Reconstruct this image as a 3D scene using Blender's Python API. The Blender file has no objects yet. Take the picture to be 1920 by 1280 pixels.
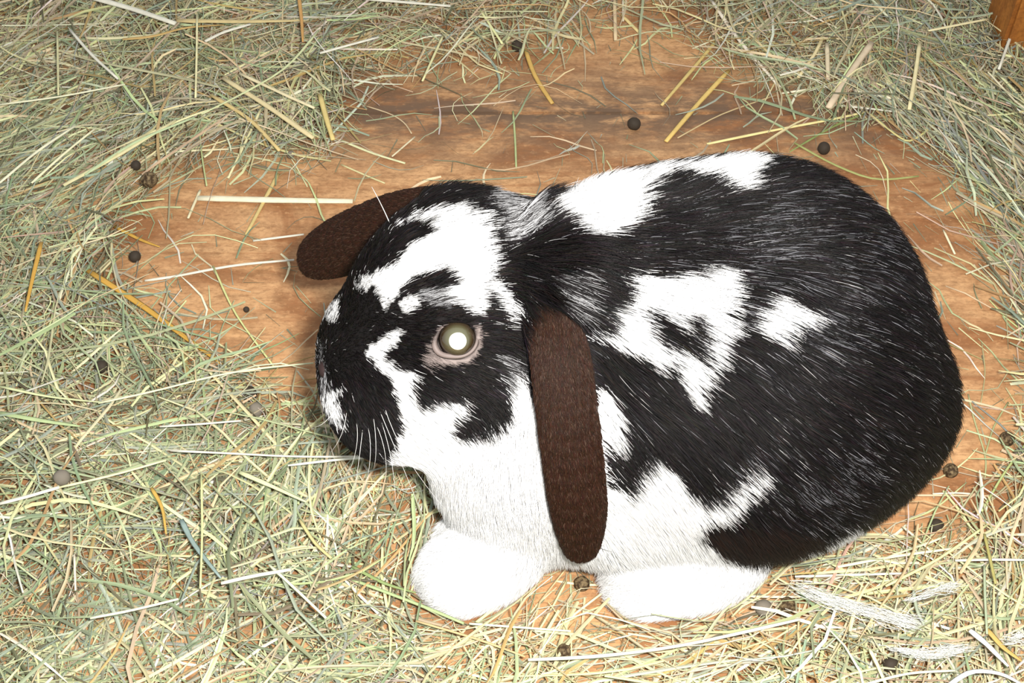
import bpy, math, random
import numpy as np
from mathutils import Vector, Matrix

# ------------------------------------------------------------------ camera, light, exposure
TH = math.radians(48)
TARGET = np.array((0.0, 0.0, 0.08)); DIST = 0.70; FPX = 2400.0
FWD = np.array((0, math.cos(TH), -math.sin(TH))); UP = np.array((0, math.sin(TH), math.cos(TH)))
CAM = TARGET - FWD * DIST
C = bpy.context.scene.collection
cd = bpy.data.cameras.new('camera'); cam = bpy.data.objects.new('camera', cd); C.objects.link(cam)
cam.location = CAM; cam.rotation_euler = (math.pi / 2 - TH, 0, 0)
cd.sensor_width = 36; cd.lens = FPX * 36 / 1920; cd.clip_start = 0.01
bpy.context.scene.camera = cam
sc = bpy.context.scene
sc.view_settings.view_transform = 'Standard'; sc.view_settings.look = 'None'
sc.view_settings.gamma = 1; sc.view_settings.use_curve_mapping = False
sc.view_settings.exposure = 0.0
w = bpy.data.worlds.new('world'); sc.world = w; w.use_nodes = True
w.node_tree.nodes['Background'].inputs[0].default_value = (0.95, 0.97, 1.0, 1)
w.node_tree.nodes['Background'].inputs[1].default_value = 0.62
ld = bpy.data.lights.new('camera_flash', 'AREA'); ld.shape = 'RECTANGLE'; ld.size = 0.05; ld.size_y = 0.03
ld.energy = 9.8; ld.color = (1.0, 0.97, 0.92)
lo = bpy.data.objects.new('camera_flash', ld); C.objects.link(lo)
FLASH = CAM + np.array((0.055, 0, 0)) + UP * 0.035
lo.location = FLASH
lo.rotation_euler = (Vector((0.03, 0.03, 0.05)) - Vector(FLASH)).to_track_quat('-Z', 'Y').to_euler()

def at(px, py, z=0.0):
    """point of the place at height z that is seen at photo pixel px, py"""
    d = FWD * FPX + np.array((1.0, 0, 0)) * (px - 960) - UP * (py - 640)
    return CAM + d * ((z - CAM[2]) / d[2])
def proj(P):
    v = np.asarray(P) - CAM
    dep = v @ FWD
    return 960 + FPX * v[..., 0] / dep, 640 - FPX * (v @ UP) / dep

def tag(o, label=None, cat=None, group=None, kind=None):
    if label: o['label'] = label
    if cat: o['category'] = cat
    if group: o['group'] = group
    if kind: o['kind'] = kind
    return o
def link(name, data, mat=None, parent=None):
    o = bpy.data.objects.new(name, data); C.objects.link(o)
    if mat is not None: data.materials.append(mat)
    if parent is not None: o.parent = parent
    return o
def mesh_np(name, V, F, smooth=True):
    """V (n,3), F (m,k) same-size faces"""
    me = bpy.data.meshes.new(name)
    V = np.ascontiguousarray(V, dtype=np.float32); F = np.ascontiguousarray(F, dtype=np.int32)
    m, k = F.shape
    me.vertices.add(len(V)); me.vertices.foreach_set('co', V.ravel())
    me.loops.add(m * k); me.loops.foreach_set('vertex_index', F.ravel())
    me.polygons.add(m); me.polygons.foreach_set('loop_start', np.arange(0, m * k, k, dtype=np.int32))
    me.update(calc_edges=True); me.validate()
    me.polygons.foreach_set('use_smooth', np.full(len(me.polygons), smooth))
    return me
def vcol(me, name, col):
    a = me.attributes.new(name, 'FLOAT_COLOR', 'POINT')
    c = np.ones((len(col), 4), np.float32); c[:, :3] = col
    a.data.foreach_set('color', c.ravel())

# ------------------------------------------------------------------ materials
def mat(name, col=(.5, .5, .5), rough=.6, attr=None, spec=.5):
    m = bpy.data.materials.new(name); m.use_nodes = True
    b = m.node_tree.nodes['Principled BSDF']
    b.inputs['Base Color'].default_value = (*col, 1); b.inputs['Roughness'].default_value = rough
    b.inputs['Specular IOR Level'].default_value = spec
    if attr:
        a = m.node_tree.nodes.new('ShaderNodeAttribute'); a.attribute_name = attr
        m.node_tree.links.new(a.outputs['Color'], b.inputs['Base Color'])
    return m
def nz(nt, scale, vec, detail=4, rough=.6, dist=0):
    n = nt.nodes.new('ShaderNodeTexNoise'); n.inputs['Scale'].default_value = scale
    n.inputs['Detail'].default_value = detail; n.inputs['Roughness'].default_value = rough
    n.inputs['Distortion'].default_value = dist
    nt.links.new(vec, n.inputs['Vector']); return n.outputs['Fac']
def ramp(nt, fac, *stops):
    r = nt.nodes.new('ShaderNodeValToRGB'); e = r.color_ramp.elements
    while len(e) < len(stops): e.new(.5)
    for i, (p, c) in enumerate(stops): e[i].position = p; e[i].color = (*c, 1) if len(c) == 3 else c
    nt.links.new(fac, r.inputs[0]); return r.outputs[0]
def mix(nt, fac, a, b, mode='MIX'):
    m = nt.nodes.new('ShaderNodeMix'); m.data_type = 'RGBA'; m.blend_type = mode
    if isinstance(fac, float): m.inputs[0].default_value = fac
    else: nt.links.new(fac, m.inputs[0])
    for i, s in ((6, a), (7, b)):
        if isinstance(s, tuple): m.inputs[i].default_value = (*s, 1)
        else: nt.links.new(s, m.inputs[i])
    return m.outputs[2]
def mapped(nt, scale):
    t = nt.nodes.new('ShaderNodeTexCoord'); mp = nt.nodes.new('ShaderNodeMapping')
    mp.inputs['Scale'].default_value = scale; nt.links.new(t.outputs['Object'], mp.inputs['Vector'])
    return mp.outputs[0]

def wood_mat(name, light, mid, dark, stain=.5, grain=(3, 60, 3), grime=True):
    m = bpy.data.materials.new(name); m.use_nodes = True; nt = m.node_tree; b = nt.nodes['Principled BSDF']
    one = mapped(nt, (1, 1, 1)); g = mapped(nt, grain); st = mapped(nt, (7, 13, 7))
    base = ramp(nt, nz(nt, 1.5, g, 6, .75, .5), (.33, mid), (.5, light), (.64, tuple(min(1, c * 1.12) for c in light)))
    st1 = ramp(nt, nz(nt, 1.3, st, 6, .65, .8), (.44, (0, 0, 0)), (.60, (1, 1, 1)))
    m1 = nt.nodes.new('ShaderNodeMath'); m1.operation = 'MULTIPLY'; nt.links.new(st1, m1.inputs[0]); m1.inputs[1].default_value = stain
    c = mix(nt, m1.outputs[0], base, dark)
    mot = ramp(nt, nz(nt, 75, mapped(nt, (.6, 1.2, 1)), 5, .75), (.46, (0, 0, 0)), (.70, (1, 1, 1)))
    m2 = nt.nodes.new('ShaderNodeMath'); m2.operation = 'MULTIPLY'; nt.links.new(mot, m2.inputs[0]); m2.inputs[1].default_value = .7
    c = mix(nt, m2.outputs[0], c, tuple(x * .55 for x in mid))
    fine = ramp(nt, nz(nt, 330, mapped(nt, (.7, 1.2, 1)), 4, .7), (.47, (0, 0, 0)), (.66, (1, 1, 1)))
    m3 = nt.nodes.new('ShaderNodeMath'); m3.operation = 'MULTIPLY'; nt.links.new(fine, m3.inputs[0]); m3.inputs[1].default_value = .5
    c = mix(nt, m3.outputs[0], c, tuple(x * .5 for x in mid))
    pal = ramp(nt, nz(nt, 210, mapped(nt, (.8, 1.1, 1.3)), 3, .7), (.56, (0, 0, 0)), (.70, (1, 1, 1)))
    m4 = nt.nodes.new('ShaderNodeMath'); m4.operation = 'MULTIPLY'; nt.links.new(pal, m4.inputs[0]); m4.inputs[1].default_value = .4
    c = mix(nt, m4.outputs[0], c, tuple(min(1, x * 1.25) for x in light))
    if grime:   # grey-brown dirt collected near the joint of the two sheets (object y = 0 is the joint)
        t = nt.nodes.new('ShaderNodeTexCoord'); sp = nt.nodes.new('ShaderNodeSeparateXYZ'); nt.links.new(t.outputs['Object'], sp.inputs[0])
        ab = nt.nodes.new('ShaderNodeMath'); ab.operation = 'ABSOLUTE'; nt.links.new(sp.outputs[1], ab.inputs[0])
        mr = nt.nodes.new('ShaderNodeMapRange'); nt.links.new(ab.outputs[0], mr.inputs[0])
        mr.inputs[1].default_value = 0; mr.inputs[2].default_value = .075; mr.inputs[3].default_value = 1; mr.inputs[4].default_value = 0
        gn = ramp(nt, nz(nt, 1.6, mapped(nt, (14, 40, 14)), 5, .7), (.38, (0, 0, 0)), (.54, (1, 1, 1)))
        mm = nt.nodes.new('ShaderNodeMath'); mm.operation = 'MULTIPLY'; nt.links.new(mr.outputs[0], mm.inputs[0]); nt.links.new(gn, mm.inputs[1])
        c = mix(nt, mm.outputs[0], c, (.15, .095, .06))
    nt.links.new(c, b.inputs['Base Color']); b.inputs['Roughness'].default_value = .62; b.inputs['Specular IOR Level'].default_value = .25
    bp = nt.nodes.new('ShaderNodeBump'); bp.inputs['Strength'].default_value = .35; bp.inputs['Distance'].default_value = .0012
    nt.links.new(nz(nt, 2.2, g, 5, .65, .5), bp.inputs['Height']); nt.links.new(bp.outputs[0], b.inputs['Normal'])
    return m
M_floor = wood_mat('plywood', (.60, .345, .165), (.43, .21, .09), (.25, .09, .03), .8)
M_post = wood_mat('post_wood', (.42, .16, .03), (.30, .10, .02), (.16, .05, .01), .6, (60, 60, 3), False)
M_hay = mat('hay', rough=.55, attr='tint', spec=.35)
_nt = M_hay.node_tree; _tr = _nt.nodes.new('ShaderNodeBsdfTranslucent'); _mx = _nt.nodes.new('ShaderNodeMixShader'); _mx.inputs[0].default_value = .28
_at = [n for n in _nt.nodes if n.type == 'ATTRIBUTE'][0]; _nt.links.new(_at.outputs['Color'], _tr.inputs['Color'])
_nt.links.new(_nt.nodes['Principled BSDF'].outputs[0], _mx.inputs[1]); _nt.links.new(_tr.outputs[0], _mx.inputs[2])
_nt.links.new(_mx.outputs[0], [n for n in _nt.nodes if n.type == 'OUTPUT_MATERIAL'][0].inputs['Surface'])

# ------------------------------------------------------------------ setting: floor sheets, post
import bmesh
def box(x0, x1, y0, y1, z0, z1, bev=.0015):
    bm = bmesh.new(); bmesh.ops.create_cube(bm, size=1)
    for v in bm.verts:
        v.co = Vector(((x0 + x1) / 2 + v.co.x * (x1 - x0), (y0 + y1) / 2 + v.co.y * (y1 - y0), (z0 + z1) / 2 + v.co.z * (z1 - z0)))
    if bev: bmesh.ops.bevel(bm, geom=bm.edges[:], offset=bev, segments=2, affect='EDGES')
    me = bpy.data.meshes.new('box'); bm.to_mesh(me); bm.free(); return me
JOINT = float(at(1000, 212)[1])
fl = bpy.data.objects.new('floor', None); C.objects.link(fl); tag(fl, 'worn orange-brown plywood hutch floor under the rabbit', None, None, 'structure')
fl.location = (0, JOINT, 0)
b1 = link('plank', box(-.8, .8, -.95, -.0007, -.012, 0), M_floor, fl)
b2 = link('plank', box(-.8, .8, .0007, .6, -.012, -.0004), M_floor, fl)
tag(b1, 'stained plywood sheet the rabbit sits on'); tag(b2, 'narrower plywood strip beyond the grimy joint')
# post standing in the far right corner
pp = at(1872, 112)
po = link('trim_1', box(0, .07, 0, .05, 0, .42, .003), M_post)
po.location = (float(pp[0]), float(pp[1]), 0)
tag(po, 'orange-brown wooden corner post rising from the hay at the top right', None, None, 'structure')
# ------------------------------------------------------------------ rabbit: one continuous body surface
def rot(yaw, pitch):
    return np.array(Matrix.Rotation(math.radians(yaw), 3, 'Z') @ Matrix.Rotation(math.radians(pitch), 3, 'Y'))
def ell(c, r, yaw=0, pitch=0):
    R = rot(yaw, pitch); c = np.asarray(c); r = np.asarray(r)
    def f(P):
        q = (P - c) @ R
        k0 = np.sqrt(((q / r) ** 2).sum(-1)); k1 = np.sqrt(((q / r ** 2) ** 2).sum(-1)) + 1e-9
        return k0 * (k0 - 1) / k1
    return f
def cone(a, b, ra, rb):
    a = np.asarray(a); b = np.asarray(b); ab = b - a; L2 = ab @ ab
    def f(P):
        t = np.clip(((P - a) @ ab) / L2, 0, 1)
        return np.linalg.norm(P - a - t[..., None] * ab, axis=-1) - (ra + (rb - ra) * t)
    return f
def flat_chain(pts, widths, thick, nrm):
    """flattened limb (an ear): chain of points with half widths, squashed along nrm"""
    pts = np.asarray(pts); u = np.arange(len(pts)); uu = np.linspace(0, len(pts) - 1, (len(pts) - 1) * 2 + 1)
    def cr(a):      # smooth resampling
        a = np.asarray(a, float); q = np.array([np.interp(uu, u, c) for c in np.atleast_2d(a.T)]).T
        for _ in range(2): q[1:-1] = .25 * q[:-2] + .5 * q[1:-1] + .25 * q[2:]
        return q
    pts = cr(pts); widths = cr(widths)[:, 0]; thick = cr(thick)[:, 0]
    nrm = np.asarray(nrm, float); nrm /= np.linalg.norm(nrm); lo, hi = pts.min(0) - .03, pts.max(0) + .03
    def f(P):
        sh = P.shape[:-1]; Q = P.reshape(-1, 3); out = np.full(len(Q), .03)
        m = ((Q > lo) & (Q < hi)).all(1)
        if not m.any(): return out.reshape(sh)
        q = Q[m]; best = None
        for i in range(len(pts) - 1):
            a, b = pts[i], pts[i + 1]; ab = b - a
            t = np.clip(((q - a) @ ab) / (ab @ ab), 0, 1)
            d = q - a - t[..., None] * ab
            n = d @ nrm; tw = np.sqrt(np.maximum((d * d).sum(-1) - n * n, 0))
            w = widths[i] + (widths[i + 1] - widths[i]) * t
            th = thick[i] + (thick[i + 1] - thick[i]) * t
            k = np.sqrt((n / th) ** 2 + (tw / w) ** 2)
            k1 = np.sqrt((n / th ** 2) ** 2 + (tw / w ** 2) ** 2) + 1e-9
            e = k * (k - 1) / k1
            best = e if best is None else np.minimum(best, e)
        out[m] = np.minimum(best, .03); return out.reshape(sh)
    return f
def smin(a, b, k):
    h = np.clip(.5 + .5 * (b - a) / k, 0, 1)
    return b + (a - b) * h - k * h * (1 - h)

G = {}
def body_field(P, groups=False):
    g = {}
    # trunk
    d = ell(at(1431, 684, .095), (.079, .092, .100), 0, 0)(P)
    d = smin(d, ell(at(1270, 655, .102), (.088, .080, .085))(P), .05)
    d = smin(d, ell(at(1110, 675, .103), (.060, .062, .078))(P), .05)
    # near thigh bulges on the flank
    d = smin(d, ell(at(1520, 800, .075), (.072, .040, .068), 8, 10)(P), .022)
    # chest, belly
    d = smin(d, ell(at(980, 850, .066), (.048, .041, .054))(P), .04)
    d = smin(d, ell(at(1180, 918, .045), (.060, .035, .040))(P), .025)
    g['body'] = d
    # head
    h = ell(at(885, 560, .150), (.052, .043, .044), 0, 0)(P)
    h = smin(h, cone(at(860, 545, .150), at(725, 635, .118), .040, .030)(P), .03)
    h = smin(h, ell(at(722, 705, .108), (.0305, .031, .038), 0, 6)(P), .02)
    h = smin(h, ell(at(850, 715, .115), (.042, .030, .036), 10, 0)(P), .025)
    h = smin(h, ell(at(735, 775, .095), (.020, .018, .018))(P), .025)
    # brow over the eye socket
    h = smin(h, ell(at(865, 597, .160), (.020, .012, .008))(P), .012)
    eye = np.linalg.norm(P - EYE_C, axis=-1) - EYE_R * 1.06
    h = np.maximum(h, -(eye))
    g['head'] = h
    r = ell(at(1050, 515, .176), (.024, .034, .029), 0, 15)(P)
    g['ruff'] = r
    # paws
    p = cone(at(945, 1020, .030), at(862, 1068, .014), .020, .0165)(P)
    p = smin(p, ell(at(900, 1062, .016), (.027, .020, .018), 25)(P), .012)
    for q in ((828, 1068), (848, 1092), (876, 1106)):
        p = smin(p, ell(at(*q, .010), (.012, .008, .009), 35)(P), .006)
    p2 = cone(at(960, 960, .045), at(865, 1010, .012), .018, .012)(P)     # the other fore paw, mostly behind
    p = np.minimum(p, p2)
    q = ell(at(1262, 1062, .018), (.031, .022, .021), 6)(P)
    for t in ((1186, 1082), (1198, 1106), (1230, 1114)):
        q = smin(q, ell(at(*t, .010), (.013, .009, .009), 15)(P), .007)
    q = smin(q, ell(at(1330, 1040, .022), (.028, .018, .020))(P), .02)
    g['paw'] = np.minimum(p, q)
    g['front'] = p; g['hind'] = q
    # ears
    if EAR_N is not None:
        g['ear'] = flat_chain(EAR_N, EAR_NW, EAR_NT, EAR_NN)(P)
        g['far'] = flat_chain(EAR_F, EAR_FW, EAR_FT, EAR_FN)(P)
    if groups: return g
    d = smin(g['body'], g['head'], .020)
    d = smin(d, r, .018)
    d = smin(d, g['front'], .016); d = smin(d, g['hind'], .014)
    d = smin(d, g['ear'], .005); d = smin(d, g['far'], .006)
    return np.maximum(d, .0008 - P[..., 2])

EYE_R = .0093
EYE_C = np.array((9., 9., 9.))
EAR_PX = [(1035, 590), (1042, 630), (1049, 680), (1055, 730), (1062, 785), (1069, 840), (1076, 900), (1082, 950), (1087, 990), (1089, 1018)]
EAR_N = None
def sight(px, py, f, a=.40, b=.80):
    """first point of the surface f on the line of sight through px, py"""
    d = (FWD * FPX + np.array((1.0, 0, 0)) * (px - 960) - UP * (py - 640)) / FPX
    t = np.arange(a, b, .0007); v = f(CAM + t[:, None] * d)
    i = int(np.argmax(v < 0)); return t[i] if v[i] < 0 else None, d
_t, _d = sight(858, 634, lambda P: body_field(P, True)['head'])
EYE_C = CAM + _d * (_t + .0052)
def trunk(P):
    g = body_field(P, True); d = smin(g['body'], g['head'], .02)
    d = smin(d, g['ruff'], .018); return smin(d, g['front'], .016)
_h = [sight(x, y, trunk) for x, y in EAR_PX]
_td = np.array([h[0] for h in _h]) - .008
_td[0] += .016; _td[1] += .006
_td = np.convolve(np.pad(_td, 1, 'edge'), (.25, .5, .25), 'valid')
for _i in range(6, 10): _td[_i] = max(_td[_i], 0) 
EAR_N = [CAM + h[1] * t for h, t in zip(_h, _td)]
EAR_NW = [.0115, .0125, .0130, .0133, .0135, .0136, .0135, .0131, .0121, .0098]
EAR_NT = [.0085, .0078, .007, .0065, .006, .006, .006, .0058, .0054, .005]
EAR_NN = (.05, -.75, .55)
_f = [(860, 402, .175), (825, 405, .171), (790, 412, .164), (755, 420, .156), (720, 430, .146), (685, 443, .134), (650, 456, .122), (620, 468, .112), (598, 478, .105)]
EAR_F = [at(*p) for p in _f]
EAR_FW = [.014, .0155, .017, .0180, .0182, .0182, .0178, .0165, .0135]
EAR_FT = [.007, .0068, .0065, .006, .006, .0055, .0055, .005, .005]
EAR_FN = (-.35, -.45, .75)

def surface_nets(f, lo, hi, h):
    n = np.ceil((hi - lo) / h).astype(int) + 1
    ax = [lo[i] + h * np.arange(n[i]) for i in range(3)]
    D = np.empty(n, np.float32)
    for i in range(n[0]):
        P = np.empty((n[1], n[2], 3)); P[..., 0] = ax[0][i]; P[..., 1] = ax[1][:, None]; P[..., 2] = ax[2][None]
        D[i] = f(P)
    S = D < 0
    cor = [(i, j, k) for i in (0, 1) for j in (0, 1) for k in (0, 1)]
    sl = lambda A, c: A[c[0]:A.shape[0] - 1 + c[0], c[1]:A.shape[1] - 1 + c[1], c[2]:A.shape[2] - 1 + c[2]]
    cnt = sum(sl(S, c).astype(np.int8) for c in cor)
    act = (cnt > 0) & (cnt < 8)
    idx = -np.ones(act.shape, np.int64); cells = np.argwhere(act); idx[act] = np.arange(len(cells))
    acc = np.zeros((len(cells), 3)); num = np.zeros(len(cells))
    ci, cj, ck = cells.T
    for a in range(8):
        for b in range(a + 1, 8):
            ca, cb = cor[a], cor[b]
            if sum(x != y for x, y in zip(ca, cb)) != 1: continue
            da = D[ci + ca[0], cj + ca[1], ck + ca[2]]; db = D[ci + cb[0], cj + cb[1], ck + cb[2]]
            m = (da < 0) != (db < 0)
            t = np.where(m, da / np.where(m, da - db, 1), 0)
            q = np.array(ca) + t[:, None] * (np.array(cb) - np.array(ca))
            acc += q * m[:, None]; num += m
    V = lo + h * (cells + acc / num[:, None])
    F = []
    for axis in range(3):
        u, v = (axis + 1) % 3, (axis + 2) % 3
        A = np.moveaxis(S, axis, 0)
        s0 = S.take(range(S.shape[axis] - 1), axis); s1 = S.take(range(1, S.shape[axis]), axis)
        e = np.argwhere(s0 != s1)
        e = e[(e[:, u] > 0) & (e[:, v] > 0) & (e[:, u] < n[u] - 1) & (e[:, v] < n[v] - 1)]
        inside0 = s0[e[:, 0], e[:, 1], e[:, 2]]
        def cell(du, dv):
            c = e.copy(); c[:, u] -= du; c[:, v] -= dv
            return idx[c[:, 0], c[:, 1], c[:, 2]]
        q = np.stack([cell(1, 1), cell(0, 1), cell(0, 0), cell(1, 0)], 1)
        q[~inside0] = q[~inside0][:, ::-1]
        F.append(q)
    return V, np.concatenate(F), D, n

LO = np.array((-.17, -.17, -.003)); HI = np.array((.28, .13, .24)); H = .0022
BV, BF, BD, BN = surface_nets(body_field, LO, HI, H)
def sdf_at(P):
    q = (np.asarray(P) - LO) / H; ok = np.all((q >= 0) & (q < BN - 1), axis=-1)
    q = np.clip(q, 0, BN - 1.001); i = q.astype(int); t = q - i
    r = 0
    for a in (0, 1):
        for b in (0, 1):
            for c in (0, 1):
                w_ = (t[..., 0] if a else 1 - t[..., 0]) * (t[..., 1] if b else 1 - t[..., 1]) * (t[..., 2] if c else 1 - t[..., 2])
                r = r + w_ * BD[i[..., 0] + a, i[..., 1] + b, i[..., 2] + c]
    return np.where(ok, r, .1)
def sdf_normal(P, e=.0025):
    g = np.stack([sdf_at(P + d) - sdf_at(P - d) for d in np.eye(3) * e], -1)
    return g / (np.linalg.norm(g, axis=-1, keepdims=True) + 1e-9)

# ---- coat pattern: patches of the coat, outlined where they lie on the animal
def inside(px, py, poly):
    poly = np.asarray(poly, float); x0, y0 = poly.T; x1, y1 = np.roll(poly, -1, 0).T
    r = np.zeros(px.shape, bool)
    for a, b, c, d in zip(x0, y0, x1, y1):
        if b == d: continue
        r ^= ((py < b) != (py < d)) & (px < a + (c - a) * (py - b) / (d - b))
    return r
WHITE, BLACK, GREY, BROWN, PALE = 1, 0, 2, 3, 4
PATCH = [
 (WHITE, [(738,420),(773,400),(807,388),(827,393),(840,387),(850,380),(873,383),(887,397),(910,400),(923,430),(933,467),(937,493),(917,507),(900,517),(910,533),(917,553),(907,593),(880,580),(850,560),(845,535),(868,527),(850,512),(838,498),(820,505),(790,512),(770,518),(757,527),(748,547),(727,567),(717,580),(716,553),(700,530),(690,540),(665,540),(675,523),(700,507),(727,500),(753,483),(760,463),(773,447),(745,425)]),
 (BLACK, [(742,425),(760,412),(790,405),(815,415),(822,428),(800,440),(780,445),(765,450),(745,440)]),
 (WHITE, [(895,490),(915,505),(940,535),(962,560),(978,575),(980,605),(970,614),(955,590),(940,565),(920,540),(900,520)]),
 (WHITE, [(755,560),(780,552),(783,572),(765,582),(752,575)]),
 (GREY, [(785,545),(800,535),(845,535),(850,560),(850,575),(800,570)]),
 (GREY, [(910,343),(945,343),(958,368),(1000,372),(1028,395),(1012,425),(980,450),(960,462),(945,440),(935,400),(918,375)]),
 (GREY, [(1040,520),(1105,500),(1112,540),(1100,600),(1050,590),(1060,560)]),
 (WHITE, [(1035,372),(1060,350),(1100,334),(1147,322),(1198,325),(1213,361),(1205,396),(1178,427),(1147,443),(1105,443),(1075,400),(1050,385)]),
 (WHITE, [(1202,318),(1229,308),(1264,308),(1303,302),(1350,294),(1397,286),(1424,293),(1436,302),(1412,318),(1408,341),(1389,357),(1373,349),(1350,338),(1334,326),(1295,330),(1276,318),(1252,318),(1229,338),(1213,349),(1203,330)]),
 (WHITE, [(1143,500),(1159,510),(1194,513),(1217,517),(1248,521),(1280,513),(1303,521),(1319,513),(1323,502),(1358,498),(1377,506),(1373,537),(1377,572),(1370,592),(1370,615),(1354,635),(1350,662),(1342,681),(1325,710),(1310,740),(1300,760),(1285,740),(1272,709),(1264,678),(1256,654),(1229,689),(1209,662),(1178,654),(1147,650),(1120,640),(1125,600),(1130,552)]),
 (BLACK, [(1214,572),(1248,585),(1262,603),(1272,627),(1262,655),(1234,645),(1219,615)]),
 (BLACK, [(1282,586),(1311,583),(1323,607),(1328,638),(1332,672),(1307,684),(1288,658),(1262,652),(1258,622),(1280,612)]),
 (WHITE, [(1444,549),(1463,553),(1483,572),(1514,580),(1538,592),(1514,603),(1491,603),(1475,623),(1467,646),(1452,642),(1432,631),(1416,619),(1413,599),(1432,588),(1440,568)]),
 (WHITE, [(685,665),(692,650),(710,640),(735,618),(756,622),(750,640),(735,652),(720,665),(727,680),(740,690),(760,702),(785,700),(777,725),(777,760),(760,800),(757,800),(745,760),(735,710),(710,690),(695,675)]),
 (WHITE, [(727,680),(735,695),(775,700),(777,735),(777,760),(787,775),(810,765),(832,762),(860,762),(885,755),(865,785),(850,797),(842,812),(850,827),(868,832),(910,822),(940,808),(958,780),(962,745),(950,715),(948,690),(980,700),(995,740),(1130,850),(1140,950),(1130,1075),(1060,1200),(700,1200),(700,900),(738,855),(752,815),(757,800),(745,760),(738,720)]),
 (WHITE, [(1120,735),(1150,745),(1165,780),(1165,830),(1150,876),(1161,925),(1176,932),(1187,910),(1199,895),(1225,865),(1262,880),(1285,914),(1315,944),(1345,940),(1385,905),(1423,868),(1428,890),(1400,930),(1372,961),(1317,981),(1298,1004),(1337,1024),(1356,1047),(1419,1063),(1470,1058),(1530,1035),(1590,1000),(1632,988),(1650,1012),(1600,1045),(1520,1080),(1400,1200),(1100,1200),(1080,900)]),
 (GREY, [(940,668),(962,668),(982,700),(962,745),(950,712)]),
 (WHITE, [(606,600),(618,568),(634,563),(632,590),(622,603)]),
 (GREY, [(596,640),(606,640),(612,700),(620,740),(608,745),(598,700)]),
 (WHITE, [(605,747),(625,732),(645,725),(628,747),(637,765),(640,785),(652,802),(635,795),(612,776)]),
 (BROWN, [(1305,995),(1345,990),(1400,985),(1470,992),(1540,1010),(1550,1030),(1470,1058),(1419,1063),(1356,1047),(1330,1022)]),
 (PALE, [(793,668),(800,650),(818,625),(832,606),(838,640),(850,662),(872,664),(888,645),(890,612),(902,618),(903,640),(893,665),(872,680),(845,682),(820,684),(800,690)]),
]
def vnoise(P, s, seed):
    """cheap smooth noise, -1..1"""
    q = P * s; r = np.random.RandomState(seed)
    out = 0
    for k in range(5):
        a = r.normal(size=3) * (1.4 ** k); b = r.uniform(0, 6.28)
        out = out + np.sin(q @ a + b + 1.3 * np.sin(q @ np.roll(a, 1) * .7 + b * 2)) / (1.3 ** k)
    return out / 2.6
def coat(P, N, jitter=0.0, rs=None):
    """class of coat at surface points"""
    px, py = proj(P)
    wx = vnoise(P, 160, 3) * 5 + vnoise(P, 520, 5) * 4; wy = vnoise(P, 160, 4) * 5 + vnoise(P, 520, 6) * 4
    px = px + wx; py = py + wy
    if jitter: px = px + rs.normal(size=px.shape) * jitter; py = py + rs.normal(size=py.shape) * jitter
    cls = np.zeros(px.shape, int)
    for c, poly in PATCH: cls[inside(px, py, poly)] = c
    V = CAM - P; V /= np.linalg.norm(V, axis=-1, keepdims=True)
    hid = (N * V).sum(-1) < -.12
    cls[hid] = np.where(vnoise(P[hid], 45, 9) > .25, WHITE, BLACK)
    cls[hid & (P[:, 2] < .03)] = WHITE
    return cls
RGB = {WHITE: (.80, .80, .80), BLACK: (.0075, .0060, .0060), GREY: (.16, .16, .165), BROWN: (.022, .011, .008), PALE: (.25, .205, .19)}
EAR_RGB = (.026, .0105, .0055)
BNrm = sdf_normal(BV)
Gv = body_field(BV, True)
base = np.minimum(np.minimum(Gv['body'], Gv['head']), Gv['ruff'])
def colour_of(P, N, g, jitter=0, rs=None):
    cls = coat(P, N, jitter, rs)
    isear = (g['ear'] < .0012) & (np.minimum(g['body'], np.minimum(g['head'], g['ruff'])) > .0005)
    isfar = (g['far'] < .0012) & (np.minimum(g['head'], g['ruff']) > .0005)
    paw = g['paw'] < .002
    cls[paw] = WHITE
    cls[(g['ruff'] < .002) & (cls == WHITE) & (proj(P)[0] > 985) & (proj(P)[1] > 445)] = BLACK
    col = np.array([RGB[i] for i in range(5)])[cls]
    e = isear | isfar
    col[e] = EAR_RGB; col[(g['ear'] < .007) & ~e & (g['head'] > .001) & (proj(P)[1] < 760)] = RGB[BLACK]
    return col, cls, isear, isfar
bcol, bcls, be, bf_ = colour_of(BV, BNrm, Gv)
rabbit = bpy.data.objects.new('rabbit', None); C.objects.link(rabbit)
rb = at(1200, 900, 0); rabbit.location = (float(rb[0]), float(rb[1]), 0)
tag(rabbit, 'black and white lop-eared rabbit crouching on the plywood', 'rabbit')
OFF = np.array((float(rb[0]), float(rb[1]), 0))
bme = mesh_np('body', BV - OFF, BF); vcol(bme, 'coat', bcol)
M_skin = mat('skin_coat', rough=.8, attr='coat', spec=.2)
bo = link('body', bme, M_skin, rabbit)
# ------------------------------------------------------------------ fur
def norm(v): return v / (np.linalg.norm(v, axis=-1, keepdims=True) + 1e-9)
tri = np.concatenate([BF[:, [0, 1, 2]], BF[:, [0, 2, 3]]])
A_ = np.linalg.norm(np.cross(BV[tri[:, 1]] - BV[tri[:, 0]], BV[tri[:, 2]] - BV[tri[:, 0]]), axis=1) / 2
rs = np.random.RandomState(7)
def scatter(n, wvert):
    wt = A_ * wvert[tri].mean(1); wt /= wt.sum()
    i = rs.choice(len(tri), n, p=wt); a = rs.uniform(size=(n, 2)); f = a.sum(1) > 1; a[f] = 1 - a[f]
    P = BV[tri[i, 0]] + a[:, :1] * (BV[tri[i, 1]] - BV[tri[i, 0]]) + a[:, 1:] * (BV[tri[i, 2]] - BV[tri[i, 0]])
    return P
wv = np.ones(len(BV)); Vd = norm(CAM - BV); fac = (BNrm * Vd).sum(1)
wv *= np.where(fac > -.25, 1, .30); wv[BV[:, 2] < .002] = 0
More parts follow.
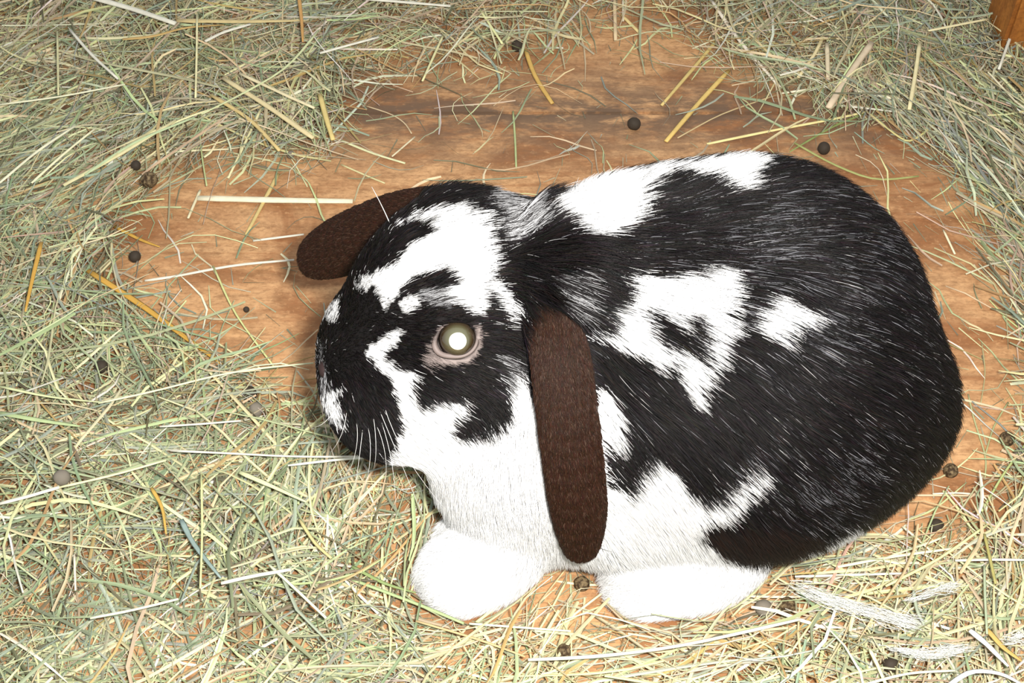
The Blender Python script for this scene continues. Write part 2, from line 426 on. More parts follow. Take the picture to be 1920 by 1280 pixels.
def fur_mat(name, rough, spec):
    m = mat(name, rough=rough, attr='tint', spec=spec); return m
M_fur = fur_mat('fur', .48, .16)
def make_hair(name, P0, D0, D1, L, rr, tint, parent, label, npt=5):
    n = len(P0); t = np.linspace(0, 1, npt)
    pts = np.empty((n, npt, 3))
    for k, tk in enumerate(t):
        pts[:, k] = P0 + (D0 * (tk - .5 * tk * tk)[..., None] if False else D0 * (tk * (1 - .5 * tk)) + D1 * (.5 * tk * tk)) * L[:, None]
    if npt == 5 and n > 20000:      # neighbouring hairs gather into locks
        key = np.floor(P0 / .0042 + rs.uniform(0, 1, 3)).astype(np.int64); _, inv = np.unique(key, axis=0, return_inverse=True); inv = inv.ravel()
        cnt_ = np.bincount(inv)[:, None]; cm = np.stack([np.bincount(inv, pts[:, -1, c]) for c in range(3)], 1) / cnt_
        pull = (.42 * rs.uniform(.2, 1.2, n))[:, None]
        for k in range(1, npt): pts[:, k] += (cm[inv] - pts[:, -1]) * pull * t[k] ** 1.6 if k < npt - 1 else (cm[inv] - pts[:, -1]) * pull
    pts[..., 2] = np.maximum(pts[..., 2], .0006)
    hc = bpy.data.hair_curves.new(name); hc.add_curves([npt] * n)
    hc.points.foreach_set('position', (pts - OFF).astype(np.float32).ravel())
    rad = hc.attributes.get('radius') or hc.attributes.new('radius', 'FLOAT', 'POINT')
    prof = np.array([1, .95, .8, .55, .18]) if npt == 5 else np.interp(t, (0, .6, 1), (1, .8, .2))
    rad.data.foreach_set('value', (rr[:, None] * prof[None]).astype(np.float32).ravel())
    a = hc.attributes.new('tint', 'FLOAT_COLOR', 'CURVE'); c = np.ones((n, 4), np.float32); c[:, :3] = tint
    a.data.foreach_set('color', c.ravel())
    o = link(name, hc, M_fur, rabbit); tag(o, label, kind='stuff'); return o

N_H = 230000
P = scatter(N_H, wv); N = sdf_normal(P); g = body_field(P, True)
rest = np.minimum(np.minimum(g['body'], g['head']), np.minimum(g['ruff'], g['paw']))
near_ear = np.minimum(g['ear'], g['far'])
is_ear = (g['ear'] < .0014) & (rest > -.0005); is_far = (g['far'] < .0014) & (rest > -.0005) & ~is_ear
isE = is_ear | is_far
stack = np.stack([g['body'], g['head'], g['ruff'], g['front'], g['hind']], 1)
which = stack.argmin(1)
W = np.exp(-(stack - stack.min(1, keepdims=True)) / .005); W /= W.sum(1, keepdims=True)
# flow of each region
z = P[:, 2]; low = np.clip((.11 - z) / .08, 0, 1)
px_, py_ = proj(P)
ones = np.ones(len(P))
f_body = np.stack([1.0 - .55 * low, 0 * z, -.75 - .6 * low], 1)
front = np.clip((1150 - px_) / 120, 0, 1)[:, None]
f_body = f_body * (1 - front) + np.array((.15, 0, -1.)) * front
f_head = np.stack([ones, .0 * ones, .35 - .9 * np.clip((py_ - 620) / 120, 0, 1)], 1)
rc = at(955, 515, .178)
f_ruff = norm(P - rc) + np.array((.35, 0, -.15))
f_paw = np.stack([-ones, -.25 * ones, -.35 * ones], 1)
FL = (W[:, :1] * norm(f_body) + W[:, 1:2] * norm(f_head) + W[:, 2:3] * norm(f_ruff) + W[:, 3:4] * f_paw * .8 + W[:, 4:5] * f_paw * .8)
# low frequency swirl so locks do not all lie parallel
swirl = np.stack([vnoise(P, 70, 21), vnoise(P, 70, 22), vnoise(P, 70, 23)], 1) * .16
swirl += np.stack([vnoise(P, 330, 31), vnoise(P, 330, 32), vnoise(P, 330, 33)], 1) * .15
FL = FL + swirl + rs.normal(size=P.shape) * .10
Lr = np.array((.0175, .0075, .0185, .0085, .0090)); LFT = np.array((.36, .34, .55, .55, .55))
L = (W * Lr).sum(1) * rs.uniform(.65, 1.2, len(P)); lift = (W * LFT).sum(1) + rs.normal(size=len(P)) * .09
chest = (W[:, 0] > .5) & (px_ < 1120) & (py_ > 760); L[chest] *= .75
muz = (W[:, 1] > .5) & (px_ < 760); L[muz] *= .62
nape = (which == 2) & (py_ < 440); L[nape] *= .6; lift[nape] *= .5
crown = (W[:, 1] > .4) & (py_ < 430) & (px_ > 780); L[crown] *= 1.7; lift[crown] += .2
eyed = np.linalg.norm(P - EYE_C, axis=1); ne = np.clip((eyed - EYE_R) / .012, 0, 1); L *= .30 + .70 * ne
FT = norm(FL - (FL * N).sum(1, keepdims=True) * N)
D0 = norm(FT + N * (lift + .25)[:, None]); D1 = norm(FT + N * (lift * .35)[:, None] + np.array((0, 0, -.12)))
mid = P + (D0 * .4 + D1 * .1) * L[:, None]
cls = coat(mid, N, 4.2, rs); cls[g['paw'] < .003] = WHITE; cls[(which == 2) & (cls == WHITE) & (px_ > 985) & (py_ > 445)] = BLACK
tint = np.array([RGB[i] for i in range(5)])[cls]
u = rs.uniform(size=len(P)); bl = cls == BLACK
tint[bl] *= (.35 + 1.9 * rs.uniform(size=bl.sum()) ** 2)[:, None]
tint[bl] *= (1 + 1.1 * np.clip(vnoise(P, 420, 51) * vnoise(P, 90, 52) * 2 + .1, 0, 2))[bl][:, None]
tint[bl] *= (1 + rs.normal(size=(bl.sum(), 3)) * .18).clip(.5, 1.6)
# scattered pale guard hairs, denser on flank and haunch to paint the coat's sheen
sheen_ = np.clip(1 - np.hypot((px_ - 1460) / 310, (py_ - 510) / 220), 0, 1) + np.clip(1 - np.hypot((px_ - 1520) / 210, (py_ - 880) / 140), 0, 1)
pale = bl & (u < (.009 + .12 * sheen_) * (1 + 1.2 * vnoise(P, 260, 61))) & (which != 1); tint[pale] = np.array((.18, .18, .195)) * rs.uniform(.25, 1.6, (pale.sum(), 1))
pale2 = bl & (u > .996); tint[pale2] = (.45, .44, .44)
br = (cls == BROWN) & (u < .65); tint[br] = (.012, .009, .008)
wh = cls == WHITE; tint[wh] *= rs.uniform(.86, 1.12, wh.sum())[:, None]; tint = tint.clip(0, .97)
gr = cls == GREY; gth = np.where(py_ > 470, np.where(which == 1, .5, .30), .50); sel = gr & (u < gth); tint[sel] = np.array((.50, .50, .51)) * rs.uniform(.5, 1.2, (sel.sum(), 1)); sel = gr & (u >= gth); tint[sel] = (.03, .027, .027)
pl = cls == PALE; tint[pl] *= rs.uniform(.8, 1.1, pl.sum())[:, None]
rr = np.full(len(P), .000125) * rs.uniform(.7, 1.15, len(P)); rr[pale | pale2] *= 1.1
NT_, ND_ = sight(603, 690, lambda P: body_field(P, True)['head'])
NP = CAM + ND_ * (NT_ or .62) + np.array((.0018, 0, 0))
keep0 = np.linalg.norm(P - NP, axis=1) > .0046
keep = keep0 & ~isE & (eyed > EYE_R + .0016) & (near_ear > .0010) & (P[:, 2] > .0015)
tipc = P + (D0 * .5 + D1 * .5) * L[:, None]
gt = body_field(tipc, True)
keep &= (np.minimum(gt['ear'], gt['far']) > .0012) & (np.linalg.norm(tipc - EYE_C, axis=1) > EYE_R * 1.08)
def sub(m, name, label): make_hair(name, P[m], D0[m], D1[m], L[m], rr[m], tint[m], rabbit, label)
hd = (which == 1) | (which == 2)
sub(keep & (which == 0), 'body_fur', 'long black coat with white blotches')
sub(keep & (which == 1), 'head_fur', 'short black face fur with a white blaze')
sub(keep & (which == 2), 'neck_ruff', 'bushy black and grey ruff behind the near ear')
sub(keep & (which == 3), 'paw_fur', 'white fore paw')
sub(keep & (which == 4), 'paw_fur', 'white hind paw')
# ears: dense velvet
wearn = ((Gv['ear'] < .002) | (Gv['far'] < .002)).astype(float) * np.where(fac > -.2, 1, .25)
P = scatter(70000, wearn); N = sdf_normal(P); g = body_field(P, True)
rest = np.minimum(np.minimum(g['body'], g['head']), g['ruff'])
def ear_set(chain, m, name, label):
    q = P[m]; ch = np.array(chain); i = np.linalg.norm(q[:, None] - ch[None], axis=2).argmin(1).clip(0, len(ch) - 2)
    fl = norm(ch[i + 1] - ch[i]) + rs.normal(size=q.shape) * .16
    n = N[m]; ft = norm(fl - (fl * n).sum(1, keepdims=True) * n); k = len(q)
    l = rs.uniform(.0018, .0034, k)
    col = np.array(EAR_RGB) * (.45 + 1.1 * rs.uniform(size=(k, 1))) * (1 + .15 * rs.normal(size=(k, 3))).clip(.5, 1.5)
    spk = rs.uniform(size=k) < .05; col[spk] = (.085, .05, .034)
    make_hair(name, q, norm(ft + n * .45), norm(ft + n * .15), l, np.full(k, .00011), col, rabbit, label)
me_ = (g['ear'] < .0014) & (rest > .0002); mf_ = (g['far'] < .0014) & (rest > .0002) & ~me_
ear_set(EAR_N, me_, 'ear_fur', 'long dark brown near ear hanging to the floor')
ear_set(EAR_F, mf_, 'ear_fur', 'dark far ear sticking out beyond the brow')

# ------------------------------------------------------------------ eye
def uv_ball(r, nu=40, nv=28):
    bm = bmesh.new(); bmesh.ops.create_uvsphere(bm, u_segments=nu, v_segments=nv, radius=r); return bm
ED = norm(CAM - EYE_C); look = norm(ED * 1.0 + np.array((-.02, -.02, 0.0)))
qrot = Vector(look).to_track_quat('Z', 'Y').to_matrix().to_4x4()
def finish(bm, name, m, parent, smooth=True):
    me = bpy.data.meshes.new(name); 
    for f in bm.faces: f.smooth = smooth
    bm.to_mesh(me); bm.free(); return link(name, me, m, parent)
m_iris = bpy.data.materials.new('iris'); m_iris.use_nodes = True; nt = m_iris.node_tree; bb = nt.nodes['Principled BSDF']
tc = nt.nodes.new('ShaderNodeTexCoord'); ln = nt.nodes.new('ShaderNodeVectorMath'); ln.operation = 'LENGTH'
sx = nt.nodes.new('ShaderNodeVectorMath'); sx.operation = 'MULTIPLY'; sx.inputs[1].default_value = (1, 1, 0)
nt.links.new(tc.outputs['Object'], sx.inputs[0]); nt.links.new(sx.outputs[0], ln.inputs[0])
mr = nt.nodes.new('ShaderNodeMapRange'); mr.inputs[1].default_value = 0; mr.inputs[2].default_value = EYE_R; nt.links.new(ln.outputs['Value'], mr.inputs[0])
nt.links.new(ramp(nt, mr.outputs[0], (.0, (.13, .135, .085)), (.5, (.085, .082, .045)), (.74, (.035, .022, .010)), (.90, (.008, .005, .003))), bb.inputs['Base Color'])
bb.inputs['Roughness'].default_value = .16; bb.inputs['Coat Weight'].default_value = 1; bb.inputs['Coat Roughness'].default_value = .06
bm = uv_ball(EYE_R); eye = finish(bm, 'eyeball', m_iris, rabbit)
eye.matrix_local = Matrix.Translation(Vector(EYE_C - OFF)) @ qrot; tag(eye, 'olive-brown eye turned to the camera')
# pupil disc, with the eyeshine of the flash painted in as pale cream
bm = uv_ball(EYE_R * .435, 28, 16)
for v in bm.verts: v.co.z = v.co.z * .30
pu = finish(bm, 'pupil', mat('pupil_eyeshine', (.80, .80, .64), .3), eye); pu.location = (.0002, -.0011, EYE_R * .915)
tag(pu, 'pupil with the flash eyeshine painted cream-white')
# eyelid rim: almond shaped fleshy ring
def ring(name, ru, rv, tube, m, lift_, corner):
    bm = bmesh.new(); nu, nw = 48, 10; vs = []
    for i in range(nu):
        a = 2 * math.pi * i / nu
        c = max(0, math.cos(a - math.radians(205))) ** 6 * corner
        x = (ru + c) * math.cos(a); y = (rv + c * .9) * math.sin(a); rr_ = math.hypot(x, y)
        z_ = math.sqrt(max(EYE_R ** 2 * 1.05 - rr_ ** 2, 0)) if rr_ < EYE_R else 0
        z_ = max(z_, lift_ - .0015 * max(0, rr_ / EYE_R - 1) * 3)
        tb = tube * (1 + .8 * max(0, math.cos(a - math.radians(215))) ** 2 - .35 * max(0, math.sin(a)))
        row = []
        for j in range(nw):
            b = 2 * math.pi * j / nw; rad_ = tb * math.cos(b); h_ = tb * .6 * math.sin(b)
            row.append(bm.verts.new(((rr_ + rad_) * math.cos(a), (rr_ + rad_) * math.sin(a), z_ + h_)))
        vs.append(row)
    for i in range(nu):
        for j in range(nw):
            bm.faces.new((vs[i][j], vs[(i + 1) % nu][j], vs[(i + 1) % nu][(j + 1) % nw], vs[i][(j + 1) % nw]))
    return finish(bm, name, m, rabbit)
lid = ring('eyelid', EYE_R * .97, EYE_R * .89, .00075, mat('eyelid_skin', rough=.6, attr='tint'), .0045, .0022)
lv = np.empty(len(lid.data.vertices) * 3, np.float32); lid.data.vertices.foreach_get('co', lv); lv = lv.reshape(-1, 3)
lk = np.clip(.5 - lv[:, 1:2] / EYE_R * 1.3, 0, 1); vcol(lid.data, 'tint', np.array((.022, .012, .009)) * (1 - lk) + np.array((.155, .118, .105)) * lk)
lid.matrix_local = Matrix.Translation(Vector(EYE_C - OFF)) @ qrot; tag(lid, 'pale pinkish-grey rim of the eye')

# ------------------------------------------------------------------ nose and whiskers
bm = uv_ball(.0052, 24, 16)
for v in bm.verts:
    v.co.x *= .7; v.co.z *= .8
    if v.co.x < 0:      # nostril slits to either side of the septum
        v.co.x += .0012 * math.exp(-((abs(v.co.y) - .0022) / .0008) ** 2) * math.exp(-((v.co.z + .0008) / .002) ** 2)
nose = finish(bm, 'nose', mat('nose_skin', (.03, .017, .016), .7, spec=.2), rabbit); nose.location = Vector(NP - OFF); tag(nose, 'dark nose tip')
m_wh = mat('whisker', (.85, .84, .80), .35)
def tube_obj(name, pts, radii, m, parent=None, sides=5, data_only=False, flat=1.0, nrm=(0, 0, 1)):
    pts = np.asarray(pts, float); k = len(pts); V = []; nrm = np.asarray(nrm, float)
    for i in range(k):
        t = norm(pts[min(i + 1, k - 1)] - pts[max(i - 1, 0)]); s = norm(np.cross(t, nrm)); u_ = np.cross(s, t)
        for j in range(sides):
            a = 2 * math.pi * j / sides
            V.append(pts[i] + radii[i] * (s * math.cos(a) + u_ * math.sin(a) * flat))
    F = [(i * sides + j, i * sides + (j + 1) % sides, (i + 1) * sides + (j + 1) % sides, (i + 1) * sides + j) for i in range(k - 1) for j in range(sides)]
    bm = bmesh.new(); vs = [bm.verts.new(v) for v in V]
    for f in F: bm.faces.new([vs[q] for q in f])
    bm.faces.new(vs[:sides][::-1]); bm.faces.new(vs[-sides:])
    me = bpy.data.meshes.new(name); bm.normal_update()
    for f in bm.faces: f.smooth = sides > 4
    bm.to_mesh(me); bm.free()
    return me if data_only else link(name, me, m, parent)
WH = [((668, 790), (668, 840), (650, 895)), ((690, 800), (694, 860), (680, 930)), ((705, 795), (722, 850), (722, 905)), ((650, 770), (640, 815), (618, 850)),
      ((712, 770), (745, 850), (800, 985)), ((700, 780), (705, 840), (700, 880)), ((640, 750), (610, 790), (585, 800)), ((720, 760), (765, 860), (840, 960)),
      ((680, 805), (672, 870), (664, 925)), ((715, 790), (735, 870), (742, 955))]
for a, b, c in WH:
    t_, d_ = sight(a[0], a[1], lambda P: body_field(P, True)['head'])
    if t_ is None: continue
    p0 = CAM + d_ * t_
    dep = lambda q, t: CAM + (FWD * FPX + np.array((1., 0, 0)) * (q[0] - 960) - UP * (q[1] - 640)) / FPX * t
    p2 = dep(c, t_ + .004); pm = dep(b, t_ - .004); tt = np.linspace(0, 1, 9)[:, None]
    pts = (1 - tt) ** 2 * p0 + 2 * tt * (1 - tt) * (2 * pm - .5 * p0 - .5 * p2) + tt ** 2 * p2
    tube_obj('whisker', pts - OFF, np.linspace(.00012, .00004, 9), m_wh, rabbit, 5)
# the long brow hair that crosses the far ear
q0, q1, q2 = at(740, 442, .178), at(725, 400, .190), at(697, 350, .196)
tt = np.linspace(0, 1, 8)[:, None]
tube_obj('whisker', (1 - tt) ** 2 * q0 + 2 * tt * (1 - tt) * q1 + tt ** 2 * q2 - OFF, np.linspace(.00028, .0001, 8), m_wh, rabbit, 5)
# ------------------------------------------------------------------ hay
rh = np.random.RandomState(11)
BARE = [(225,430),(300,350),(420,305),(560,300),(650,240),(640,180),(740,140),(860,130),(1000,110),(1080,75),(1250,70),(1330,100),(1400,135),(1480,165),(1560,215),(1690,225),(1760,300),(1830,400),(1890,520),(1925,620),(1925,860),(1860,925),(1760,960),(1700,1010),(1640,1030),(1200,900),(900,800),(640,790),(560,760),(470,705),(380,650),(280,600),(230,520)]
SOME = [([(330,540),(560,640),(620,860),(800,900),(760,1000),(560,800),(380,700)], .55), ([(1000,1050),(1150,1060),(1130,1180),(1060,1200),(980,1160)], .38),
        ([(1050,-40),(1330,-20),(1350,110),(1060,90)], .30), ([(1640,1000),(1930,870),(1930,960),(1720,1040)], .45), ([(760,0),(1050,0),(1050,110),(800,140)], .7),
        ([(1360,1150),(1500,1120),(1560,1200),(1400,1230)], .6), ([(230,300),(450,260),(520,330),(300,420),(250,560),(330,640),(260,660),(180,520)], .5), ([(640,60),(900,40),(900,140),(660,180)], .6)]
DIRS = np.array([(150,330,42,22),(330,250,48,20),(60,60,40,70),(250,120,-25,60),(430,170,-35,45),(560,60,15,40),(700,70,25,35),(640,220,-40,45),(900,60,40,60),
 (1100,30,85,40),(1350,60,50,55),(1500,120,35,60),(1620,120,65,30),(1700,60,80,40),(1760,200,-65,22),(1830,330,-63,16),(1890,470,-66,14),(1900,80,75,50),
 (60,520,75,40),(140,700,-30,50),(60,850,5,30),(250,800,12,35),(450,760,20,40),(300,640,-42,40),(150,1000,10,60),(420,1000,15,60),(250,1180,20,60),(600,1000,50,45),
 (700,930,70,40),(650,1130,-20,35),(800,1220,5,40),(980,1180,40,35),(1200,1220,12,22),(1450,1120,6,20),(1600,1080,14,18),(1750,1100,28,35),(1850,1180,55,35),(1860,980,40,45),(1700,1230,20,50)], float)
HX0, HX1, HY0, HY1 = -.60, .62, -.36, .78
def density(px, py):
    jx = px + rh.normal(size=px.shape) * 20; jy = py + rh.normal(size=py.shape) * 16
    d = np.ones(px.shape); d[inside(jx, jy, BARE)] = .035
    for poly, v in SOME: d[inside(jx, jy, poly) & (d > .1)] = v
    return d
def directions(px, py, n):
    dd = (px[:, None] - DIRS[None, :, 0]) ** 2 + ((py[:, None] - DIRS[None, :, 1]) * 1.2) ** 2 + 400
    wgt = dd ** -2.2; wgt /= wgt.sum(1, keepdims=True); i = (wgt.cumsum(1) > rh.uniform(size=(n, 1))).argmax(1)
    a = DIRS[i, 2] + rh.normal(size=n) * DIRS[i, 3]
    wild = rh.uniform(size=n) < .16; a[wild] = rh.uniform(0, 180, wild.sum())
    a = np.radians(a); v = np.stack([np.cos(a), np.sin(a) / .78], 1); return v / np.linalg.norm(v, axis=1, keepdims=True) * rh.choice((-1, 1), n)[:, None]
PAL = np.array([(.82,.76,.46),(.66,.67,.40),(.50,.55,.32),(.34,.40,.24),(.42,.46,.36),(.56,.40,.17),(.86,.82,.66),(.58,.46,.32),(.22,.20,.12),(.72,.61,.38)])
def palette(px, py, n):
    #       pale yel-g green olive greyg ochre white tan  dark straw
    wl = np.array([1.6, 3.0, 3.8, 2.8, 2.8, .5, .9, .9, 1.3, .7]); wt = np.array([2.6, 2.6, 1.6, 1.3, 1.2, 1.3, 1.3, 1.4, 1.3, 2.2])
    wr = np.array([1.6, 1.8, 1.0, 1.3, 2.8, .9, .9, 1.6, .9, 1.2]); wb = np.array([4.0, 2.6, 1.6, .8, .8, .9, 2.8, 1.0, .4, 2.0])
    left = np.clip((900 - px) / 500, 0, 1) * np.clip((py - 150) / 250, 0, 1)
    right = np.clip((px - 1450) / 250, 0, 1) * np.clip((750 - py) / 200, 0, 1)
    bot = np.clip((px - 600) / 500, 0, 1) * np.clip((py - 850) / 150, 0, 1)
    top = np.clip(1 - left - right - bot, .05, 1)
    Wt = left[:, None] * wl + right[:, None] * wr + bot[:, None] * wb + top[:, None] * wt; Wt /= Wt.sum(1, keepdims=True)
    i = (Wt.cumsum(1) > rh.uniform(size=(n, 1))).argmax(1)
    c = PAL[i] * rh.uniform(.75, 1.15, (n, 1)) * (1 + rh.normal(size=(n, 3)) * .05); return c.clip(.02, .95), i
def strands(n, lr, wr_, z0, z1, nseg, bend, tilt, flatk=.45, bias=1.0, where=None, dull=0.0):
    X = []; tot = 0
    while tot < n:
        m = n * 2; x = rh.uniform(HX0, HX1, m); y = rh.uniform(HY0, HY1, m)
        px, py = proj(np.stack([x, y, np.zeros(m)], 1)); k = rh.uniform(size=m) < density(px, py) ** bias
        if where is not None: k &= where(px, py)
        X.append(np.stack([x, y, px, py], 1)[k]); tot += k.sum()
    X = np.concatenate(X)[:n]; x, y, px, py = X.T
    d = directions(px, py, n); L = rh.uniform(*lr, n) * rh.uniform(.6, 1, n); w_ = rh.uniform(*wr_, n)
    bare = inside(px, py, BARE)
    hgt = np.where(bare, .1, 1.0) * np.clip(.35 + .65 * vnoise(np.stack([x, y, 0 * x], 1), 22, 5) + .3, .15, 1)
    zc = z0 + (z1 - z0) * rh.uniform(size=n) * hgt + w_
    t = np.linspace(-.5, .5, nseg + 1); side = np.stack([-d[:, 1], d[:, 0]], 1)
    bnd = rh.normal(size=n) * bend; kink = rh.normal(size=n) * bend * .7; tl = rh.normal(size=n) * tilt * np.where(bare, .25, 1)
    P = np.empty((n, nseg + 1, 3))
    for k, tk in enumerate(t):
        s_ = bnd * (tk * tk - .08) + kink * tk ** 3 * 3
        P[:, k, 0] = x + L * (tk * d[:, 0] + s_ * side[:, 0]); P[:, k, 1] = y + L * (tk * d[:, 1] + s_ * side[:, 1])
        P[:, k, 2] = zc + L * tk * tl + L * abs(bnd) * .12 * (.25 - tk * tk)
    P[..., 2] = np.maximum(P[..., 2], .0006 + w_[:, None] * .5)
    ok = (sdf_at(P.reshape(-1, 3)).reshape(n, -1) > .0035).all(1)
    # nothing lies across the animal: drop strands whose ends are hidden inside its footprint
    P, d, w_, px, py = P[ok], d[ok], w_[ok], px[ok], py[ok]; n = len(P)
    col, ci = palette(px, py, n)
    if dull: col = (col * (1 - dull) + np.array((.42, .39, .27)) * dull) * rh.uniform(.55, 1.15, (n, 1))
    T = norm(np.diff(P, axis=1, append=P[:, -1:] * 2 - P[:, -2:-1])); upv = np.array((0, 0, 1.))
    S = norm(np.cross(T, upv)); U = np.cross(S, T)
    roll = rh.normal(size=n) * .6; cr, sr = np.cos(roll)[:, None, None], np.sin(roll)[:, None, None]
    S2 = S * cr + U * sr; U2 = U * cr - S * sr
    taper = np.interp(t, (-.5, -.3, .2, .5), (.75, 1, .9, .3))[None, :, None] * w_[:, None, None]
    a = P + S2 * taper; b = P - S2 * taper; c = P + U2 * taper * flatk
    V = np.stack([a, c, b], 2)                       # n, ring, 3, 3
    V[..., 2] = np.maximum(V[..., 2], .0002)
    base_ = (np.arange(n) * (nseg + 1) * 3)[:, None, None] + (np.arange(nseg) * 3)[None, :, None]
    q = np.array([(0, 1, 4, 3), (1, 2, 5, 4), (2, 0, 3, 5)])
    F = (base_[..., None] + q[None, None]).reshape(-1, 4)
    colv = np.repeat(col, (nseg + 1) * 3, axis=0)
    shade = 1 + .12 * rh.normal(size=(n, nseg + 1, 1)); colv = (colv.reshape(n, nseg + 1, 3, 3) * shade[:, :, None]).reshape(-1, 3).clip(.01, .95)
    return V.reshape(-1, 3), F, colv
def heap(sets):
    Vs, Fs, Cs, o = [], [], [], 0
    for V, F, c in sets: Vs.append(V); Fs.append(F + o); Cs.append(c); o += len(V)
    return np.concatenate(Vs), np.concatenate(Fs), np.concatenate(Cs)
k = 2.0
any_ = lambda x, y: x > -1e9
side = lambda x, y: (y < 800) & (x > 1560)
sets = [strands(56000, (.006, .026), (.0003, .0008), 0, .004, 1, .1, .05, dull=.55),
        strands(14000, (.02, .08), (.00025, .0004), .002, .018, 5, .8, .08),
        strands(27000, (.03, .10), (.00045, .00095), .001, .016, 4, .30, .05),
        strands(4600, (.05, .16), (.0006, .0011), .004, .020, 5, .22, .05, bias=1.3),
        strands(700, (.02, .05), (.0009, .0015), .001, .014, 4, .2, .05, flatk=.2, bias=1.5),
        strands(9000, (.006, .03), (.00025, .0007), 0, .008, 1, .1, .1, where=side)]
V, F, c = heap(sets); me = mesh_np('hay', V, F, False); vcol(me, 'tint', c)
tag(link('hay', me, M_hay), 'tangled loose green and yellow hay spread around the bare patch of plywood', 'hay', None, 'stuff')
# ------------------------------------------------------------------ single straws, droppings, tufts
rt = np.random.RandomState(23)
CREAM, WHT, YEL, OCH, GRN, OLV, TAN, GGR = (.86,.80,.58), (.76,.73,.60), (.78,.70,.34), (.60,.34,.06), (.45,.52,.24), (.26,.32,.10), (.62,.47,.28), (.30,.38,.28)
M_c = {}
def straw_mat(col):
    if col not in M_c:
        m = mat('straw', col, .5, spec=.4); nt = m.node_tree; g_ = mapped(nt, (300, 300, 300))
        c = mix(nt, nz(nt, .6, g_, 3), tuple(x * .72 for x in col), tuple(min(.97, x * 1.12) for x in col))
        nt.links.new(c, nt.nodes['Principled BSDF'].inputs['Base Color']); M_c[col] = m
    return M_c[col]
def straw(name, pts, wpx, col, label, lvl=None, flat=.45, cat='straw', taper=.75, group=None):
    """pts: photo pixels of the straw's run; lvl: height it lies at"""
    if lvl is None: lvl = .0008
    n = len(pts); K = max(5, n * 3)
    s = np.linspace(0, n - 1, K); px = np.interp(s, range(n), [p[0] for p in pts]); py = np.interp(s, range(n), [p[1] for p in pts])
    if n > 2:
        for _ in range(2):
            px[1:-1] = .25 * px[:-2] + .5 * px[1:-1] + .25 * px[2:]; py[1:-1] = .25 * py[:-2] + .5 * py[1:-1] + .25 * py[2:]
    u = np.linspace(0, 1, K); l0, l1 = lvl if isinstance(lvl, tuple) else (lvl, lvl)
    zz = l0 + (l1 - l0) * u
    P = np.array([at(a, b, c) for a, b, c in zip(px, py, zz)])
    sc_ = np.linalg.norm(at(px[0] + 1, py[0]) - at(px[0], py[0]))
    w_ = wpx * sc_ / 2; prof = np.interp(u, (0, .04, .8, 1), (.8, 1, (1 + taper) / 2, taper)) * w_ * (1 + .05 * rt.normal(size=K))
    P[:, 2] += w_ * flat + .0004
    o0 = P[0].copy(); o0[2] = 0
    me = tube_obj(name, P - o0, prof, None, None, 6, True, flat)
    o = link(name, me, straw_mat(col)); o.location = o0
    tag(o, label, cat, group); return o
U = .019      # lying on top of the hay
